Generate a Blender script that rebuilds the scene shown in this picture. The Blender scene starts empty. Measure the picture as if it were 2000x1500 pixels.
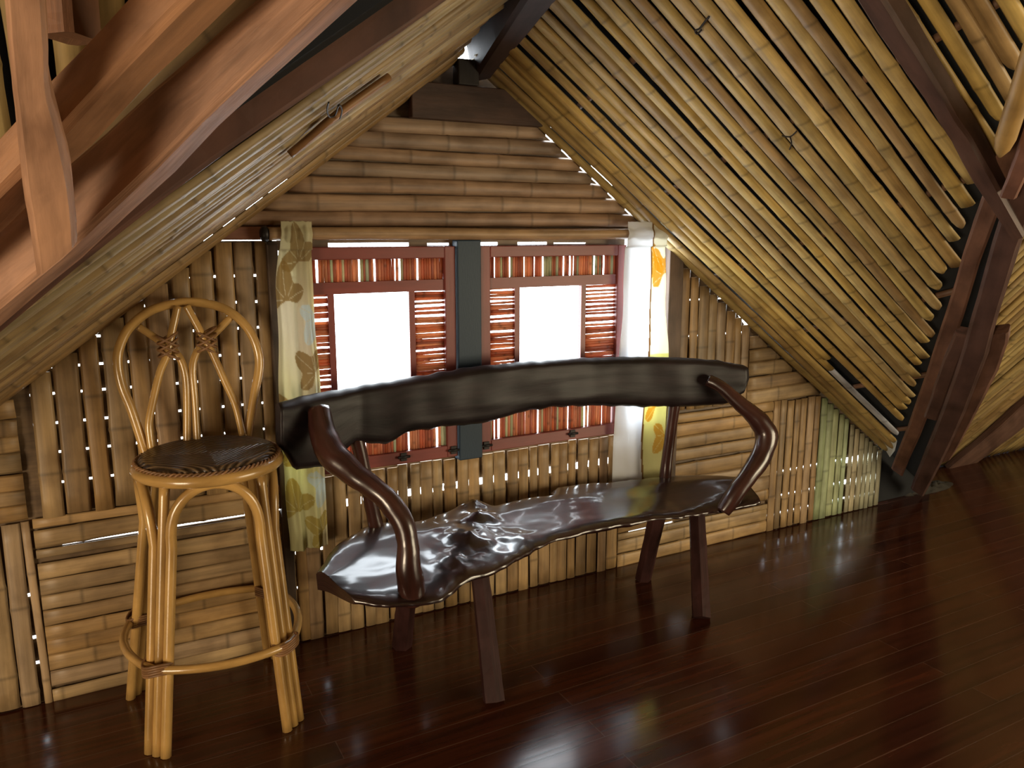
import bpy, math, random
from mathutils import Vector, Matrix, noise
S = bpy.context.scene
COL = S.collection
random.seed(11)
R_ = random.random
def U(a, b): return a + (b - a) * random.random()

# ------------------------------------------------------------------ camera
FPX, VPX, HOR, CAMH = 1550.0, 3950.0, 455.0, 1.45
_p = math.atan((750 - HOR) / FPX)
WX = Vector((VPX - 1000, 750 - HOR, FPX)).normalized()          # world X in camera (right, up, forward)
UP = Vector((0, math.cos(_p), -math.sin(_p)))
WY = -(UP.cross(WX))
def ray(u, v):
    d = Vector((u - 1000, 750 - v, FPX))
    return Vector((WX.dot(d), WY.dot(d), UP.dot(d)))
_r = ray(910, 1178)
CAM = Vector((0, 0, CAMH)) - Vector((_r.x, _r.y, 0)) * (-CAMH / _r.z)
def at(u, v, y=None, z=None, x=None):
    r = ray(u, v)
    if y is not None: t = (y - CAM.y) / r.y
    elif z is not None: t = (z - CAM.z) / r.z
    else: t = (x - CAM.x) / r.x
    return CAM + r * t
def atp(u, v, n, p):
    r = ray(u, v); n = Vector(n)
    return CAM + r * ((n.dot(Vector(p)) - n.dot(CAM)) / n.dot(r))
cd = bpy.data.cameras.new('camera'); cam = bpy.data.objects.new('camera', cd); COL.objects.link(cam)
rt, upv, fw = ray(1001, 750) - ray(1000, 750), ray(1000, 749) - ray(1000, 750), ray(1000, 750).normalized()
rt.normalize(); upv.normalize()
M = Matrix((rt, upv, -fw)).transposed().to_4x4(); M.translation = CAM
cam.matrix_world = M
cd.sensor_fit = 'HORIZONTAL'; cd.sensor_width = 36; cd.lens = 36 * FPX / 2000; cd.clip_start = .02
S.camera = cam

# ------------------------------------------------------------------ light
S.view_settings.view_transform = 'Standard'; S.view_settings.look = 'None'
S.view_settings.gamma = 1; S.view_settings.exposure = 0.0; S.view_settings.use_curve_mapping = False
w = bpy.data.worlds.new('sky'); S.world = w; w.use_nodes = True
bg = w.node_tree.nodes['Background']; bg.inputs[0].default_value = (.86, .94, 1, 1); bg.inputs[1].default_value = 12.0
def area(name, loc, target, sx, sy, power, col):
    l = bpy.data.lights.new(name, 'AREA'); l.shape = 'RECTANGLE'; l.size = sx; l.size_y = sy; l.energy = power; l.color = col
    o = bpy.data.objects.new(name, l); COL.objects.link(o); o.location = loc
    o.rotation_euler = (Vector(target) - Vector(loc)).to_track_quat('-Z', 'Y').to_euler()
    return o
# added area lamps standing in for unseen daylight, one left, one behind right
area('fill_left', (-4.2, -3.2, .62), (-.9, -1.2, 1.6), 1.5, 1.1, 135, (1, .80, .55))
area('fill_right', (3.3, -4.0, .85), (.8, -1.0, 1.8), 2.4, 1.4, 130, (1, .84, .57))

# ------------------------------------------------------------------ materials
def mat(name):
    m = bpy.data.materials.new(name); m.use_nodes = True
    nt = m.node_tree; b = nt.nodes['Principled BSDF']
    return m, nt, b
def nd(nt, t, **kw):
    n = nt.nodes.new(t)
    for k, v in kw.items(): setattr(n, k, v)
    return n
def ramp(nt, stops):
    n = nt.nodes.new('ShaderNodeValToRGB'); e = n.color_ramp.elements
    while len(e) < len(stops): e.new(.5)
    for i, (p, c) in enumerate(stops): e[i].position = p; e[i].color = (*c, 1) if len(c) == 3 else c
    return n
def grain_mat(name, base=None, rough=.5, su=2.5, sv=45, amt=(.55, 1.25), bump=.15, coat=0, spots=True, spec=.5, blotch=.35):
    """material with a grain running along the mesh's U coordinate; base None reads the per-piece colour attribute"""
    m, nt, b = mat(name); L = nt.links.new
    uv = nd(nt, 'ShaderNodeUVMap'); mp = nd(nt, 'ShaderNodeMapping'); mp.inputs['Scale'].default_value = (su, sv, 1)
    L(uv.outputs[0], mp.inputs[0])
    n1 = nd(nt, 'ShaderNodeTexNoise'); n1.inputs['Scale'].default_value = 1; n1.inputs['Detail'].default_value = 6; n1.inputs['Roughness'].default_value = .65
    L(mp.outputs[0], n1.inputs['Vector'])
    r1 = ramp(nt, [(.28, (amt[0],) * 3), (.7, (amt[1],) * 3)]); L(n1.outputs[0], r1.inputs[0])
    mp2 = nd(nt, 'ShaderNodeMapping'); mp2.inputs['Scale'].default_value = (7, 13, 1); L(uv.outputs[0], mp2.inputs[0])
    n2 = nd(nt, 'ShaderNodeTexNoise'); n2.inputs['Scale'].default_value = 1; n2.inputs['Detail'].default_value = 4
    L(mp2.outputs[0], n2.inputs['Vector'])
    r2 = ramp(nt, [(.33, (1 - blotch, 1 - blotch * 1.08, 1 - blotch * 1.15)), (.56, (1, 1, 1)), (.8, (1.12, 1.1, 1.02))]); L(n2.outputs[0], r2.inputs[0])
    mul = nd(nt, 'ShaderNodeMix', data_type='RGBA', blend_type='MULTIPLY'); mul.inputs[0].default_value = 1
    mul2 = nd(nt, 'ShaderNodeMix', data_type='RGBA', blend_type='MULTIPLY'); mul2.inputs[0].default_value = 1
    if base is None:
        at_ = nd(nt, 'ShaderNodeVertexColor'); at_.layer_name = 'Col'; L(at_.outputs[0], mul.inputs[6])
    else: mul.inputs[6].default_value = (*base, 1)
    L(r1.outputs[0], mul.inputs[7]); L(mul.outputs[2], mul2.inputs[6]); L(r2.outputs[0], mul2.inputs[7])
    L(mul2.outputs[2], b.inputs['Base Color'])
    b.inputs['Roughness'].default_value = rough; b.inputs['Specular IOR Level'].default_value = spec
    if coat: b.inputs['Coat Weight'].default_value = coat; b.inputs['Coat Roughness'].default_value = .12
    bp = nd(nt, 'ShaderNodeBump'); bp.inputs['Strength'].default_value = bump; bp.inputs['Distance'].default_value = .004
    L(n1.outputs[0], bp.inputs['Height']); L(bp.outputs[0], b.inputs['Normal'])
    return m
def plain(name, col, rough=.6, metal=0, spec=.4):
    m, nt, b = mat(name); b.inputs['Base Color'].default_value = (*col, 1); b.inputs['Roughness'].default_value = rough
    b.inputs['Metallic'].default_value = metal; b.inputs['Specular IOR Level'].default_value = spec
    n = nd(nt, 'ShaderNodeTexNoise'); n.inputs['Scale'].default_value = 35; n.inputs['Detail'].default_value = 4
    bp = nd(nt, 'ShaderNodeBump'); bp.inputs['Strength'].default_value = .12; bp.inputs['Distance'].default_value = .003
    nt.links.new(n.outputs[0], bp.inputs['Height']); nt.links.new(bp.outputs[0], b.inputs['Normal'])
    return m
BAMBOO = grain_mat('split bamboo', None, .5, 2.5, 60, (.62, 1.2), .04)
REED = grain_mat('red stained reed', None, .5, 3, 80, (.7, 1.2), .1, blotch=.2)
def backlit(m, f):
    nt = m.node_tree; b = nt.nodes['Principled BSDF']; src = b.inputs['Base Color'].links[0].from_socket
    tr = nt.nodes.new('ShaderNodeBsdfTranslucent'); nt.links.new(src, tr.inputs[0]); mx = nt.nodes.new('ShaderNodeMixShader'); mx.inputs[0].default_value = f
    nt.links.new(b.outputs[0], mx.inputs[1]); nt.links.new(tr.outputs[0], mx.inputs[2]); nt.links.new(mx.outputs[0], nt.nodes['Material Output'].inputs[0])
backlit(REED, .42)
TIMBER = grain_mat('rough timber', None, .6, 3, 28, (.62, 1.22), .4, blotch=.42)
RATTAN = grain_mat('varnished rattan', (.52, .31, .10), .25, 5, 30, (.72, 1.12), .05, coat=.4, blotch=.3)
BENCHW = grain_mat('dark varnished hardwood', (.024, .0085, .0075), .3, 4, 26, (.35, 1.4), .12, coat=1.0, blotch=.5)
POSTGLARE = plain('dark post with glare blue', (.014, .032, .055), .5)  # blue window glare on the post, put into its base colour
REDP = grain_mat('dark red painted wood', (.20, .044, .036), .42, 3, 30, (.8, 1.1), .1, blotch=.15)
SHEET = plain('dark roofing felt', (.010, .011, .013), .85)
BLUES = plain('blue tarpaulin', (.03, .075, .12), .5)
METAL = plain('dull galvanised sheet', (.62, .66, .66), .42, .15)
WIRE = plain('dark wire', (.03, .025, .02), .5, .6)
IRON = plain('blackened iron', (.02, .018, .018), .45, .5)
BACKW = grain_mat('dull dark hardwood', (.016, .010, .011), .45, 4, 26, (.4, 1.4), .2, spec=.3, blotch=.5)
ARMW = grain_mat('varnished red brown branch wood', (.05, .017, .013), .3, 4, 22, (.4, 1.4), .2, coat=.55, blotch=.5)
LEGW = grain_mat('reddish varnished hardwood', (.045, .017, .015), .6, 4, 26, (.5, 1.3), .1, spec=.15, blotch=.4)
BIND = grain_mat('cane binding', (.25, .125, .05), .5, 20, 20, (.6, 1.2), .3)
EARTH = plain('grey dust and rubble', (.045, .042, .036), .95)

def floor_mat():
    m, nt, b = mat('dark red floorboards'); L = nt.links.new
    tc = nd(nt, 'ShaderNodeTexCoord'); mp = nd(nt, 'ShaderNodeMapping'); L(tc.outputs['Object'], mp.inputs[0])
    br = nd(nt, 'ShaderNodeTexBrick'); br.inputs['Scale'].default_value = 1
    br.inputs['Brick Width'].default_value = 1.9; br.inputs['Row Height'].default_value = .088; br.inputs['Mortar Size'].default_value = .0016
    br.inputs['Mortar Smooth'].default_value = .2; br.offset = .37
    br.inputs['Color1'].default_value = (.045, .0125, .007, 1); br.inputs['Color2'].default_value = (.075, .022, .010, 1); br.inputs['Mortar'].default_value = (.10, .055, .04, 1)
    L(mp.outputs[0], br.inputs['Vector'])
    mp2 = nd(nt, 'ShaderNodeMapping'); mp2.inputs['Scale'].default_value = (2.2, 40, 1); L(tc.outputs['Object'], mp2.inputs[0])
    n = nd(nt, 'ShaderNodeTexNoise'); n.inputs['Scale'].default_value = 1; n.inputs['Detail'].default_value = 6; L(mp2.outputs[0], n.inputs['Vector'])
    rp = ramp(nt, [(.3, (.6, .6, .6)), (.7, (1.3, 1.25, 1.2))]); L(n.outputs[0], rp.inputs[0])
    mu = nd(nt, 'ShaderNodeMix', data_type='RGBA', blend_type='MULTIPLY'); mu.inputs[0].default_value = 1
    L(br.outputs[0], mu.inputs[6]); L(rp.outputs[0], mu.inputs[7]); L(mu.outputs[2], b.inputs['Base Color'])
    n2 = nd(nt, 'ShaderNodeTexNoise'); n2.inputs['Scale'].default_value = 3.5; n2.inputs['Detail'].default_value = 5; L(tc.outputs['Object'], n2.inputs['Vector'])
    rr = ramp(nt, [(.3, (.13,) * 3), (.75, (.22,) * 3)]); L(n2.outputs[0], rr.inputs[0]); L(rr.outputs[0], b.inputs['Roughness'])
    bp = nd(nt, 'ShaderNodeBump'); bp.inputs['Strength'].default_value = .07; bp.inputs['Distance'].default_value = .002
    L(n.outputs[0], bp.inputs['Height'])
    bp2 = nd(nt, 'ShaderNodeBump'); bp2.inputs['Strength'].default_value = .35; bp2.inputs['Distance'].default_value = .002; bp2.invert = True
    L(br.outputs['Fac'], bp2.inputs['Height']); L(bp.outputs[0], bp2.inputs['Normal']); L(bp2.outputs[0], b.inputs['Normal'])
    b.inputs['Specular IOR Level'].default_value = .5
    return m
FLOORM = floor_mat()

def cloth_mat():
    m, nt, b = mat('printed cotton'); L = nt.links.new
    a = nd(nt, 'ShaderNodeVertexColor'); a.layer_name = 'Col'; L(a.outputs[0], b.inputs['Base Color']); b.inputs['Roughness'].default_value = .9
    b.inputs['Specular IOR Level'].default_value = .1
    tr = nd(nt, 'ShaderNodeBsdfTranslucent'); L(a.outputs[0], tr.inputs[0])
    mx = nd(nt, 'ShaderNodeMixShader'); mx.inputs[0].default_value = .5
    L(b.outputs[0], mx.inputs[1]); L(tr.outputs[0], mx.inputs[2]); L(mx.outputs[0], nt.nodes['Material Output'].inputs[0])
    return m
CLOTH = cloth_mat()

def weave_mat():
    m, nt, b = mat('dark woven cane'); L = nt.links.new
    uv = nd(nt, 'ShaderNodeUVMap'); sp = nd(nt, 'ShaderNodeSeparateXYZ'); L(uv.outputs[0], sp.inputs[0])
    # four fans of concentric strands meeting in a cross
    ax = nd(nt, 'ShaderNodeMath', operation='ABSOLUTE'); L(sp.outputs[0], ax.inputs[0])
    ay = nd(nt, 'ShaderNodeMath', operation='ABSOLUTE'); L(sp.outputs[1], ay.inputs[0])
    sm = nd(nt, 'ShaderNodeMath', operation='MAXIMUM'); L(ax.outputs[0], sm.inputs[0]); L(ay.outputs[0], sm.inputs[1])
    mu = nd(nt, 'ShaderNodeMath', operation='MULTIPLY'); mu.inputs[1].default_value = 2 * math.pi * 75; L(sm.outputs[0], mu.inputs[0])
    sn = nd(nt, 'ShaderNodeMath', operation='SINE'); L(mu.outputs[0], sn.inputs[0])
    n = nd(nt, 'ShaderNodeTexNoise'); n.inputs['Scale'].default_value = 60; L(uv.outputs[0], n.inputs['Vector'])
    ad = nd(nt, 'ShaderNodeMath', operation='ADD'); L(sn.outputs[0], ad.inputs[0]); L(n.outputs[0], ad.inputs[1])
    rp = ramp(nt, [(.0, (.012, .008, .005)), (.5, (.07, .042, .022)), (1, (.24, .155, .08))])
    mr = nd(nt, 'ShaderNodeMapRange'); mr.inputs[1].default_value = -1; mr.inputs[2].default_value = 2; L(ad.outputs[0], mr.inputs[0]); L(mr.outputs[0], rp.inputs[0])
    L(rp.outputs[0], b.inputs['Base Color']); b.inputs['Roughness'].default_value = .28
    bp = nd(nt, 'ShaderNodeBump'); bp.inputs['Strength'].default_value = .8; bp.inputs['Distance'].default_value = .003; L(sn.outputs[0], bp.inputs['Height']); L(bp.outputs[0], b.inputs['Normal'])
    return m
WEAVE = weave_mat()

# ------------------------------------------------------------------ mesh building
class MB:
    def __init__(s): s.v = []; s.f = []; s.c = []; s.uv = []; s.smooth = []
    def vert(s, p, c=(.5, .5, .5), uv=(0, 0)):
        s.v.append(tuple(p)); s.c.append(c); s.uv.append(uv); return len(s.v) - 1
    def face(s, ids, sm=True): s.f.append(tuple(ids)); s.smooth.append(sm)
    def rings(s, rings, cols, us, v0=0, closed=True, cap=True, sm=True, vlen=.1):
        n = len(rings[0]); idx = []
        for r, c, u in zip(rings, cols, us):
            idx.append([s.vert(p, c, (u, v0 + vlen * j / n)) for j, p in enumerate(r)])
        for a, b in zip(idx, idx[1:]):
            for j in range(n if closed else n - 1):
                k = (j + 1) % n; s.face((a[j], a[k], b[k], b[j]), sm)
        if cap: s.face(idx[0][::-1], False); s.face(idx[-1], False)
    def box(s, lo, hi, c=(.5, .5, .5)):
        (x0, y0, z0), (x1, y1, z1) = lo, hi
        lx, ly, lz = x1 - x0, y1 - y0, z1 - z0
        pts = [(x0, y0, z0), (x1, y0, z0), (x1, y1, z0), (x0, y1, z0), (x0, y0, z1), (x1, y0, z1), (x1, y1, z1), (x0, y1, z1)]
        al = 0 if lx >= max(ly, lz) else (2 if lz >= ly else 1)
        o = U(0, 9); q = U(0, 9)
        i = [s.vert(p, c, (o + p[al], q + p[(al + 1) % 3] + p[(al + 2) % 3])) for p in pts]
        for f in ((3, 2, 1, 0), (4, 5, 6, 7), (0, 1, 5, 4), (1, 2, 6, 5), (2, 3, 7, 6), (3, 0, 4, 7)): s.face([i[k] for k in f], False)
    def quad(s, pts, c=(.5, .5, .5)):
        i = [s.vert(p, c, (p[0], p[1] + p[2])) for p in pts]; s.face(i, False)
    def build(s, name, m, parent=None, weld=False):
        me = bpy.data.meshes.new(name); me.from_pydata(s.v, [], s.f); me.update()
        ca = me.color_attributes.new('Col', 'FLOAT_COLOR', 'POINT')
        buf = [x for c in s.c for x in (c[0], c[1], c[2], 1)]; ca.data.foreach_set('color', buf)
        ul = me.uv_layers.new(name='UVMap')
        lv = [0] * len(me.loops); me.loops.foreach_get('vertex_index', lv)
        ul.data.foreach_set('uv', [x for i in lv for x in s.uv[i]])
        me.polygons.foreach_set('use_smooth', s.smooth)
        me.materials.append(m)
        o = bpy.data.objects.new(name, me); COL.objects.link(o)
        if parent: o.parent = parent
        return o
def tag(o, label, cat, group=None, kind=None):
    o['label'] = label; o['category'] = cat
    if group: o['group'] = group
    if kind: o['kind'] = kind
    return o
def empty(name, loc):
    o = bpy.data.objects.new(name, None); COL.objects.link(o); o.location = loc; return o
def adopt(o, parent):                     # parent keeping world placement (parents are only translated)
    o.parent = parent; o.matrix_parent_inverse = Matrix.Translation(-Vector(parent.location)); return o

def lerp(a, b, t): return a + (b - a) * t
def poly(pts, t):
    """smooth polyline through pts, t in 0..1 (Catmull-Rom)"""
    n = len(pts) - 1; x = min(max(t, 0), 1) * n; i = min(int(x), n - 1); f = x - i
    g = lambda k: pts[min(max(k, 0), n)]
    p0, p1, p2, p3 = g(i - 1), g(i), g(i + 1), g(i + 2)
    return .5 * ((2 * p1) + (p2 - p0) * f + (2 * p0 - 5 * p1 + 4 * p2 - p3) * f * f + (3 * p1 - p0 - 3 * p2 + p3) * f ** 3)
def frames(path):
    out = []; n = len(path); up = None
    for i in range(n):
        t = (path[min(i + 1, n - 1)] - path[max(i - 1, 0)]).normalized()
        if up is None:
            a = Vector((0, 0, 1)) if abs(t.z) < .9 else Vector((0, 1, 0)); up = (a - t * a.dot(t)).normalized()
        else: up = (up - t * up.dot(t)).normalized()
        out.append((t, up, t.cross(up)))
    return out
def tube(mb, path, rad, n=10, c=(.5, .5, .5), closed=False, knob=0, seed=None, rough=0):
    path = [Vector(p) for p in path]; fr = frames(path); L = 0; us = []; rings = []; sd = U(0, 50)
    for i, p in enumerate(path):
        if i: L += (p - path[i - 1]).length
        us.append(L + sd)
        r = rad[i] if isinstance(rad, (list, tuple)) else rad
        rg = []
        for j in range(n):
            a = 2 * math.pi * j / n; d = fr[i][1] * math.cos(a) + fr[i][2] * math.sin(a)
            rr = r
            if rough: rr *= 1 + rough * noise.noise((p + d * r) * 18 + Vector((sd, 0, 0))) + rough * .6 * noise.noise((p + d * r) * 45)
            rg.append(p + d * rr)
        rings.append(rg)
    if closed: rings.append(rings[0]); us.append(L + sd)
    mb.rings(rings, [c] * len(rings), us, U(0, 9), cap=not closed, vlen=2 * math.pi * (rad[0] if isinstance(rad, (list, tuple)) else rad))
def smooth_path(pts, n): return [poly([Vector(p) for p in pts], i / (n - 1)) for i in range(n)]

BAM = [(.44, .29, .115), (.40, .25, .10), (.48, .32, .13), (.36, .22, .09), (.42, .275, .13), (.33, .205, .095), (.46, .29, .10)]
def bcol(k=1.0, pal=BAM):
    c = random.choice(pal); j = U(.85, 1.12) * k; g = U(-.02, .02)
    return (max(.01, c[0] * j + g), max(.01, c[1] * j), max(.01, c[2] * j - g * .5))
def strip(mb, p0, p1, nrm, w, h, c, wob=.004, seg=.055, node=None, rnd0=0, rnd1=0, k=5):
    """a split bamboo slat: half-round front along nrm, swollen darker nodes, slightly crooked"""
    p0, p1, nrm = Vector(p0), Vector(p1), Vector(nrm).normalized()
    L = (p1 - p0).length
    if L < .01: return
    t = (p1 - p0) / L; a = t.cross(nrm).normalized(); nrm = a.cross(t)
    m = max(3, int(L / seg)); node = node or U(.24, .36); off = U(0, node); sd = Vector((U(0, 99), U(0, 99), 0))
    ss = [L * i / m for i in range(m + 1)]
    x = off
    while x < L - .02:
        if x > .02: ss += [x - .009, x, x + .009]
        x += node
    if rnd0: ss += [.012, .03]
    if rnd1: ss += [L - .012, L - .03]
    ss = sorted(set(ss)); rings = []; cols = []; us = []; u0 = U(0, 40)
    tw = U(-.12, .12)
    for s_ in ss:
        d = abs(((s_ - off + node / 2) % node) - node / 2)
        nb = 1 + .10 * math.exp(-(d / .010) ** 2)
        dk = 1 - .42 * math.exp(-(d / .006) ** 2)
        wv = noise.noise(sd + Vector((s_ * 1.6, 0, 0))) * wob * 1.6
        ww = w * .5 * nb * (1 + .07 * noise.noise(sd + Vector((0, s_ * 2.3, 5))))
        if rnd0 and s_ < .03: ww *= max(.35, math.sqrt(max(0, 1 - (1 - s_ / .03) ** 2)))
        if rnd1 and s_ > L - .03: ww *= max(.35, math.sqrt(max(0, 1 - (1 - (L - s_) / .03) ** 2)))
        cn = p0 + t * s_ + a * wv + nrm * (noise.noise(sd + Vector((s_ * 1.2, 9, 3))) * wob)
        rg = []
        for j in range(k):
            th = math.pi * j / (k - 1)
            rg.append(cn + a * (-math.cos(th) * ww) + nrm * ((math.sin(th) ** .8) * h * nb))
        rg.append(cn + a * ww * .96 - nrm * .003); rg.append(cn - a * ww * .96 - nrm * .003)
        sh = dk * (1 + .12 * noise.noise(sd + Vector((3, s_ * 5, 1))))
        rings.append(rg); cols.append((c[0] * sh, c[1] * sh, c[2] * sh)); us.append(u0 + s_)
    mb.rings(rings, cols, us, U(0, 40), vlen=w * 2)

def beam(name, stations, c, m=None, label=None, cat='beam', parent=None, n=14, rough=.004, ch=.14, group=None):
    """stations: list of 4-corner loops (Vectors); resampled, chamfered, hewn a little uneven"""
    cor = [[Vector(st[i]) for st in stations] for i in range(4)]
    mb = MB(); rings = []; us = []; L = 0; prev = None; sd = Vector((U(0, 50), U(0, 50), U(0, 50)))
    for i in range(n):
        t = i / (n - 1); q = [poly(cc, t) for cc in cor]
        ctr = sum(q, Vector()) / 4
        if prev is not None: L += (ctr - prev).length
        prev = ctr; rg = []
        for j in range(4):
            a, b_, d = q[j], q[(j + 1) % 4], q[j - 1]
            e1 = min(ch, .012 / max(.001, (d - a).length)); e2 = min(ch, .012 / max(.001, (b_ - a).length))
            for pp in (lerp(a, d, e1), lerp(a, b_, e2)):
                o = noise.noise_vector(pp * 7 + sd) * rough + noise.noise_vector(pp * 22 + sd) * rough * .35
                rg.append(pp + o)
        rings.append(rg); us.append(L)
    per = sum((rings[0][j] - rings[0][j - 1]).length for j in range(8))
    mb.rings(rings, [c] * n, us, U(0, 9), sm=False, vlen=per)
    o = mb.build(name, m or TIMBER, parent)
    if label: tag(o, label, cat, group, 'thing')
    return o

# ------------------------------------------------------------------ roof geometry
KR = .32                                            # the ridges rise towards the middle of the hut
SL, XL, SR, XR = .735, 2.79, .715, 2.87
def zL(x, y=0): return SL * (x + XL) - KR * y
def zR(x, y=0): return SR * (XR - x) - KR * y
def zM(y): return .345 - 1.124 * y
def valR(y): return 2.401 + 1.123 * (y + .086)      # x of the right valley at depth y
def valL(y): return -valR(y)
NR = Vector((-SR, -KR, -1)).normalized()            # inward (downward) normals
NL = Vector((SL, -KR, -1)).normalized()
NM = Vector((0, -1.124, -1)).normalized()

# ------------------------------------------------------------------ floor and shell
mb = MB(); mb.box((-5, -7, -.08), (5, .34, 0)); fl = mb.build('floor', FLOORM)
tag(fl, 'dark red glossy floorboards running along the bamboo gable wall', 'floor', kind='structure')

def shell():
    # unseen ends of the loft: bamboo clad boards that close the room behind the viewer
    for nm, x in (('wall_left', -4.62), ('wall_right', 4.62)):
        mb = MB(); y = -6.8
        while y < .2:
            zt = min(zM(y), zM(-6.4 - y)); zt2 = min(zM(y + .12), zM(-6.4 - y - .12))
            if max(zt, zt2) > .1:
                x1 = x + (.03 if x > 0 else -.03); c = bcol(.8)
                mb.box((min(x, x1), y, 0), (max(x, x1), y + .115, max(.05, max(zt, zt2))), c)
            y += .12
        tag(mb.build(nm, BAMBOO), 'bamboo boarded end wall at the %s end of the loft' % nm[5:], 'wall', kind='structure')
    mb = MB()
    for i in range(70):
        x = -4.65 + i * .133; c = bcol(.8)
        a = Vector((x, -3.2, zM(-3.2))); b_ = Vector((x, -6.70, 0))
        strip(mb, a, b_, (0, 1.124, -1), .12, .012, c, seg=.5, k=4)
    mb.quad([(-4.7, -3.15, 4.03), (4.7, -3.15, 4.03), (4.7, -6.80, -.05), (-4.7, -6.80, -.05)])
    tag(mb.build('ceiling_rear', BAMBOO), 'bamboo slatted roof slope behind the viewer', 'ceiling', kind='structure')
shell()

# ------------------------------------------------------------------ gable wall
wall = MB()
WCOL = [(.40, .265, .125), (.37, .24, .11), (.43, .29, .14), (.34, .22, .105), (.40, .27, .15), (.36, .225, .095)]
def zTop(x): return min(zL(x), zR(x)) + .004
def cellV(x0, x1, z0, z1, wd, gap=.6, g=(.003, .008), k=1.0, pal=WCOL, h=.0045):
    x = x0
    while x < x1 - .008:
        w_ = min(wd * U(.82, 1.15), x1 - x); c = x + w_ / 2
        zt = min(z1, zTop(c))
        if zt > z0 + .03:
            strip(wall, (c + U(-.002, .002), 0, z0 + U(0, .008)), (c + U(-.003, .003), 0, zt - (U(0, .01) if zt == z1 else 0)), (0, -1, 0), w_, h * U(.8, 1.3), bcol(k, pal), wob=.0028)
        x += w_ + (U(*g) if R_() < gap else -.002)
def cellH(x0, x1, z0, z1, wd, k=1.0, g=.001, slits=(), pal=WCOL, h=.005):
    z = z0
    while z < z1 - .008:
        w_ = min(wd * U(.8, 1.15), z1 - z); c = z + w_ / 2
        a = max(x0, (c - w_ * U(.2, .6)) / SL - XL); b_ = min(x1, XR - (c - w_ * U(.1, .5)) / SR)
        hit = None
        for s_ in slits:
            if s_ > z - .004 and s_ < z + w_ + .004: hit = s_
        if hit is not None and hit > z + .02: w_ = hit - z - .006; c = z + w_ / 2
        if b_ > a + .04:
            tl = U(-.004, .004)
            strip(wall, (a, 0, c - tl), (b_, 0, c + tl), (0, -1, 0), w_, h * U(.8, 1.25), bcol(k, pal), wob=.003)
        z += w_ + U(0, g) * 2 + (.012 if hit is not None else 0)
back = MB()
def backing(x0, x1, z0, z1, holes, y=.013, c=(.16, .10, .05), ext=.06):
    """inner lining of the wall with openings: holes = list of (xa, xb, za, zb)"""
    zs = sorted({z0, z1, *[min(max(h_[i], z0), z1) for h_ in holes for i in (2, 3)]})
    fine = []
    for a, b_ in zip(zs, zs[1:]):
        n = max(1, int((b_ - a) / .1)); fine += [a + (b_ - a) * i / n for i in range(n)]
    fine.append(zs[-1])
    for a, b_ in zip(fine, fine[1:]):
        if b_ - a < 1e-5: continue
        mid = (a + b_) / 2
        la, lb = max(x0, a / SL - XL - ext), max(x0, b_ / SL - XL - ext)
        ra, rb = min(x1, XR - a / SR + ext), min(x1, XR - b_ / SR + ext)
        cuts = sorted([(h_[0], h_[1]) for h_ in holes if h_[2] <= mid <= h_[3]])
        cl = [(la, lb)]
        for (p, q) in cuts:
            if p <= max(la, lb): cl[-1] = (max(q, la), max(q, lb)); continue
            cl.append(None); cl[-2] = (*cl[-2], p, p); cl[-1] = (q, q)
        cl[-1] = (*cl[-1], ra, rb)
        for (l1, l2, r1, r2) in cl:
            if min(r1, r2) - max(l1, l2) < .001 and r1 - l1 < .001: continue
            if r2 < l2: r2 = l2
            P = [(l1, y, a), (r1, y, a), (r2, y, b_), (l2, y, b_)]; Q = [(p[0], y + .006, p[2]) for p in P]
            i = [back.vert(p, c, (p[0] * 2, p[2])) for p in P + Q]
            for f in ((0, 1, 2, 3), (7, 6, 5, 4), (0, 4, 5, 1), (1, 5, 6, 2), (2, 6, 7, 3), (3, 7, 4, 0)): back.face([i[k] for k in f], False)
ZS, ZH = .612, 1.425                                 # sill and head lines of the windows
# panels of alternating direction, left to right
cellV(-2.76, -2.12, 0, .60, .052); cellV(-2.12, -1.435, 0, .60, .052, .5, (.003, .007)); cellH(-2.12, -1.44, .60, 1.2, .055)
rowsA = [.30, .225]
backing(-2.95, -1.435, 0, .60, [(-1.50, -1.44, z, z + .011) for z in (.13, .215, .355)])
backing(-2.6, -1.405, .60, 1.1, [])
cellV(-1.40, -.697, .60, ZH, .060, .85, (.004, .008), .92)
rows = [.70, .795, .885, .975, 1.055, 1.14, 1.225, 1.31]
backing(-1.405, -.66, .60, ZH, [(-1.40, -.67, z, z + .0075) for z in rows] + [(-.703, -.698, .78, 1.0), (-.703, -.698, 1.06, 1.16), (-.703, -.698, 1.23, 1.36)])
cellH(-1.43, -.66, 0, .60, .052, 1.02, slits=(.425, .505))
backing(-1.435, -.655, 0, .60, [(-1.36, -.68, .503, .509), (-.98, -.66, .416, .430)])
cellV(-.655, .735, 0, ZS, .045, .8, (.003, .008), 1.02)
backing(-.655, .735, 0, ZS, [(-.5, .72, .478, .506), (-.66, -.5, .33, .342), (-.66, -.5, .20, .21)])
cellH(.735, 1.625, 0, .66, .062, 1.0, slits=(.372, .155))
backing(.735, 1.63, 0, .66, [(1.03, 1.46, .358, .388), (.80, 1.05, .148, .160)])
cellV(1.03, 1.45, .67, ZH, .052, .3, (.002, .005), .95)
backing(.93, 1.455, .66, ZH, [(1.03, 1.44, z, z + .006) for z in (1.0, 1.16)])  # wall left open behind the white curtain, a gap added to backlight it
cellH(1.45, 2.0, .66, 1.05, .06, .95); backing(1.455, 2.1, .66, 1.05, [])
cellV(1.63, 1.955, 0, .66, .042, .8, (.004, .008), 1.05)
GRN = [(.32, .38, .20), (.36, .41, .23), (.29, .36, .19)]; PALE = [(.38, .36, .24), (.42, .38, .25), (.34, .32, .2)]
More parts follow.
